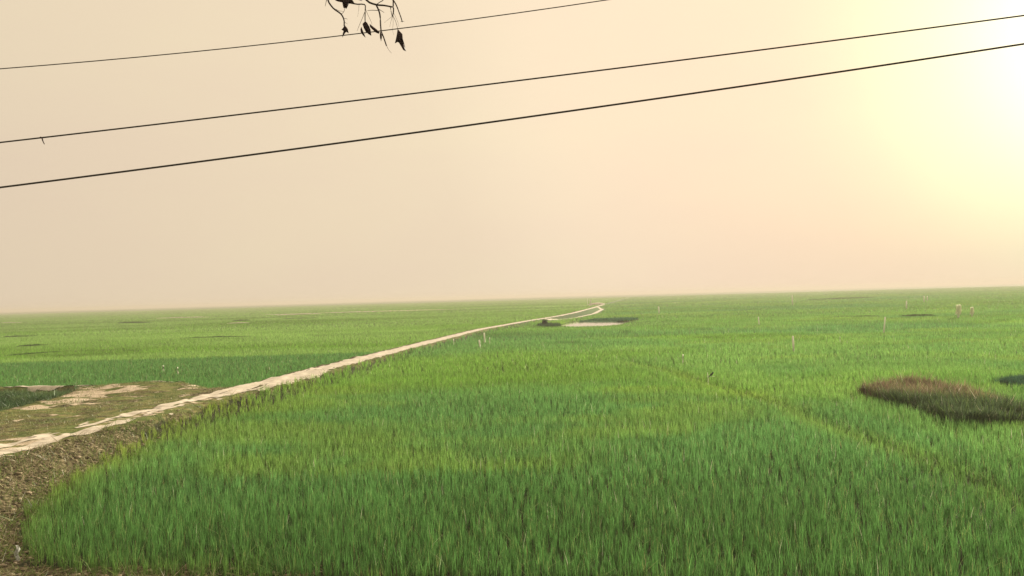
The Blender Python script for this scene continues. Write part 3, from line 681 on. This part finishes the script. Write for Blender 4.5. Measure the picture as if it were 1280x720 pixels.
# ------------------------------------------------------------------ tree whose withered twigs hang into view
YB = 3.4
def bpt(u, v, dy=0): return at(390+u/8, v/8, YB+dy)
tree = empty('tree', (-3.0, -1.6, 2.5)); tag(tree, 'bare tree twigs with a few dark withered leaves hanging in from the top edge', 'tree')
tb = Vector(tree.location)
def tl(p): return Vector(p)-tb
trunk = tube('trunk', [(0, 0, -.4), (.05, .05, 1.2), (.2, .25, 2.6), (.35, .6, 4.0)], .20, .11, M_bark, tree, 14)
a0 = tb+Vector((.2, .25, 2.6))
j = [bpt(160, -60), bpt(330, -90), bpt(545, -70), bpt(700, -110), bpt(805, -60)]
top = bpt(500, -420)
limb = tube('limb', [tl(a0), tl(a0+Vector((.7, 1.4, .9))), tl(top+Vector((-.35, -.9, .35))), tl(top)], .06, .012, M_bark, tree, 10)
TW = [
 ([(500, -420), (300, -200), (190, -60), (160, 0), (210, 80), (290, 140), (320, 200), (322, 258)], 6.5, 4.5, 0),
 ([(190, -60), (150, -10), (140, 25), (132, 62)], 3, 1.2, .02),
 ([(500, -420), (400, -180), (395, -20), (425, 38), (525, 45), (532, 100), (530, 180), (532, 222)], 5.5, 3, -.03),
 ([(500, -420), (480, -160), (545, 0), (640, 46), (720, 54), (805, 70)], 8, 5.2, .03),
 ([(640, 46), (668, 105), (682, 170), (690, 300), (715, 370), (745, 458)], 6.0, 4.2, .03),
 ([(745, 455), (765, 495), (795, 532)], 1.6, .7, .03),
 ([(556, 106), (600, 102), (655, 104)], 1.6, 2.4, .03),
 ([(655, 85), (690, 105), (722, 126)], 2.6, 1.2, .03),
 ([(646, 44), (680, 20), (715, -10), (690, -120)], 2.6, 3, .03),
 ([(500, -420), (700, -160), (803, -20), (812, 60), (815, 110), (806, 162)], 6, 4, .06),
 ([(806, -10), (840, 45), (866, 110), (888, 170), (903, 218)], 4.5, 3.4, .06),
 ([(888, 216), (903, 212), (922, 215)], 1.6, 1, .06),
 ([(785, 68), (790, 110), (800, 160)], 3, 2, .03),
 ([(528, 120), (500, 190), (470, 260), (452, 310)], 1.8, .9, -.03),
 ([(535, 90), (560, 150), (590, 215), (600, 245)], 1.5, .8, -.03),
 ([(290, 140), (310, 128), (325, 100), (322, 70)], 1.8, 1.4, 0),
 ([(240, 92), (270, 108), (300, 112), (318, 120)], 1.4, .8, 0),
 ([(318, 190), (335, 185), (355, 192)], 2, .8, 0),
 ([(322, 225), (338, 228), (355, 240)], 1.6, .7, 0),
 ([(806, 160), (770, 190), (722, 228)], 1.2, .6, .06), ([(806, 160), (790, 210), (778, 268)], 1.3, .6, .05),
 ([(808, 160), (812, 230), (806, 300), (818, 350)], 1.2, .5, .06), ([(810, 160), (835, 210), (850, 260), (858, 296)], 1.8, 1.2, .07),
 ([(812, 120), (850, 200), (870, 268)], 1.2, .6, .06), ([(430, -20), (470, -2), (500, 4), (480, -60)], 2, 1.6, -.02),
 ([(470, 48), (466, 110), (455, 170)], 1.1, .5, -.03),
]
px_m = YB/F/8
for pts, r0, r1, dy in TW:
    P3 = [bpt(u, v, dy+.015*math.sin(u*.05+v*.03)) for u, v in pts]
    # smooth the run
    Q = []
    for i in range(len(P3)-1):
        p0 = P3[max(i-1, 0)]; p1 = P3[i]; p2 = P3[i+1]; p3 = P3[min(i+2, len(P3)-1)]
        for t in (0, .33, .66):
            Q.append(.5*((2*p1)+(p2-p0)*t+(2*p0-5*p1+4*p2-p3)*t*t+(3*p1-p0-3*p2+p3)*t**3))
    Q.append(P3[-1])
    tube('twig', [tl(q) for q in Q], r0*px_m*1.5, r1*px_m*1.5, M_bark, tree, 7)
LEAF = [
 ([(325, 252), (345, 275), (358, 290), (368, 332), (345, 312), (330, 330), (305, 374), (310, 335), (318, 310), (293, 296), (312, 280)], .0),
 ([(232, 4), (262, -20), (320, -40), (380, -25), (405, 0), (432, 46), (398, 38), (370, 34), (358, 62), (345, 88), (330, 78), (314, 78), (306, 44), (302, 18), (262, 14)], -.02),
 ([(532, 214), (552, 228), (570, 262), (584, 300), (592, 358), (562, 340), (540, 318), (520, 280), (504, 240)], -.03),
 ([(495, 270), (506, 300), (518, 335), (534, 376), (508, 352), (490, 325), (486, 295)], -.04),
 ([(576, 240), (610, 268), (645, 295), (676, 325), (668, 338), (640, 325), (605, 292), (580, 270)], -.01),
 ([(684, 310), (700, 345), (696, 380), (690, 415), (682, 380), (680, 345)], .02),
 ([(856, 290), (880, 318), (904, 340), (908, 390), (925, 450), (940, 514), (912, 500), (892, 460), (870, 425), (850, 418), (830, 434), (840, 395), (848, 350)], .07),
]
for k, (pts, dy) in enumerate(LEAF):
    cx = sum(p[0] for p in pts)/len(pts); cy = sum(p[1] for p in pts)/len(pts)
    bm = bmesh.new(); c = bm.verts.new(tl(bpt(cx, cy, dy-.012)))
    ringo = [bm.verts.new(tl(bpt(u, v, dy+.012*math.sin(i*1.9+k)))) for i, (u, v) in enumerate(pts)]
    mid = [bm.verts.new(tl(bpt((u+cx)/2, (v+cy)/2, dy-.004+.008*math.sin(i*2.7+k)))) for i, (u, v) in enumerate(pts)]
    n = len(pts)
    for i in range(n):
        i2 = (i+1) % n; bm.faces.new((ringo[i], ringo[i2], mid[i2], mid[i])); bm.faces.new((mid[i], mid[i2], c))
    me = bpy.data.meshes.new('leaf'); bm.to_mesh(me); bm.free(); me.materials.append(M_dead)
    for p in me.polygons: p.use_smooth = True
    o = bpy.data.objects.new('leaf', me); COL.objects.link(o); o.parent = tree
    md = o.modifiers.new('t', 'SOLIDIFY'); md.thickness = .0012

# ------------------------------------------------------------------ haze
bm = bmesh.new(); bmesh.ops.create_cube(bm, size=1)
me = bpy.data.meshes.new('haze'); bm.to_mesh(me); bm.free()
hz = bpy.data.objects.new('haze', me); COL.objects.link(hz)
hz.location = (0, 1500, 3.2); hz.scale = (6600, 4200, 9.2)
m, t, o_ = newmat('haze'); pv = t.nodes.new('ShaderNodeVolumePrincipled')
pv.inputs['Color'].default_value = (.60, .53, .49, 1); pv.inputs['Density'].default_value = HAZE_DENSITY; pv.inputs['Anisotropy'].default_value = .15
t.links.new(pv.outputs[0], o_.inputs['Volume']); me.materials.append(m)
tag(hz, 'dusty pale haze over the whole plain', 'haze', None, 'stuff')
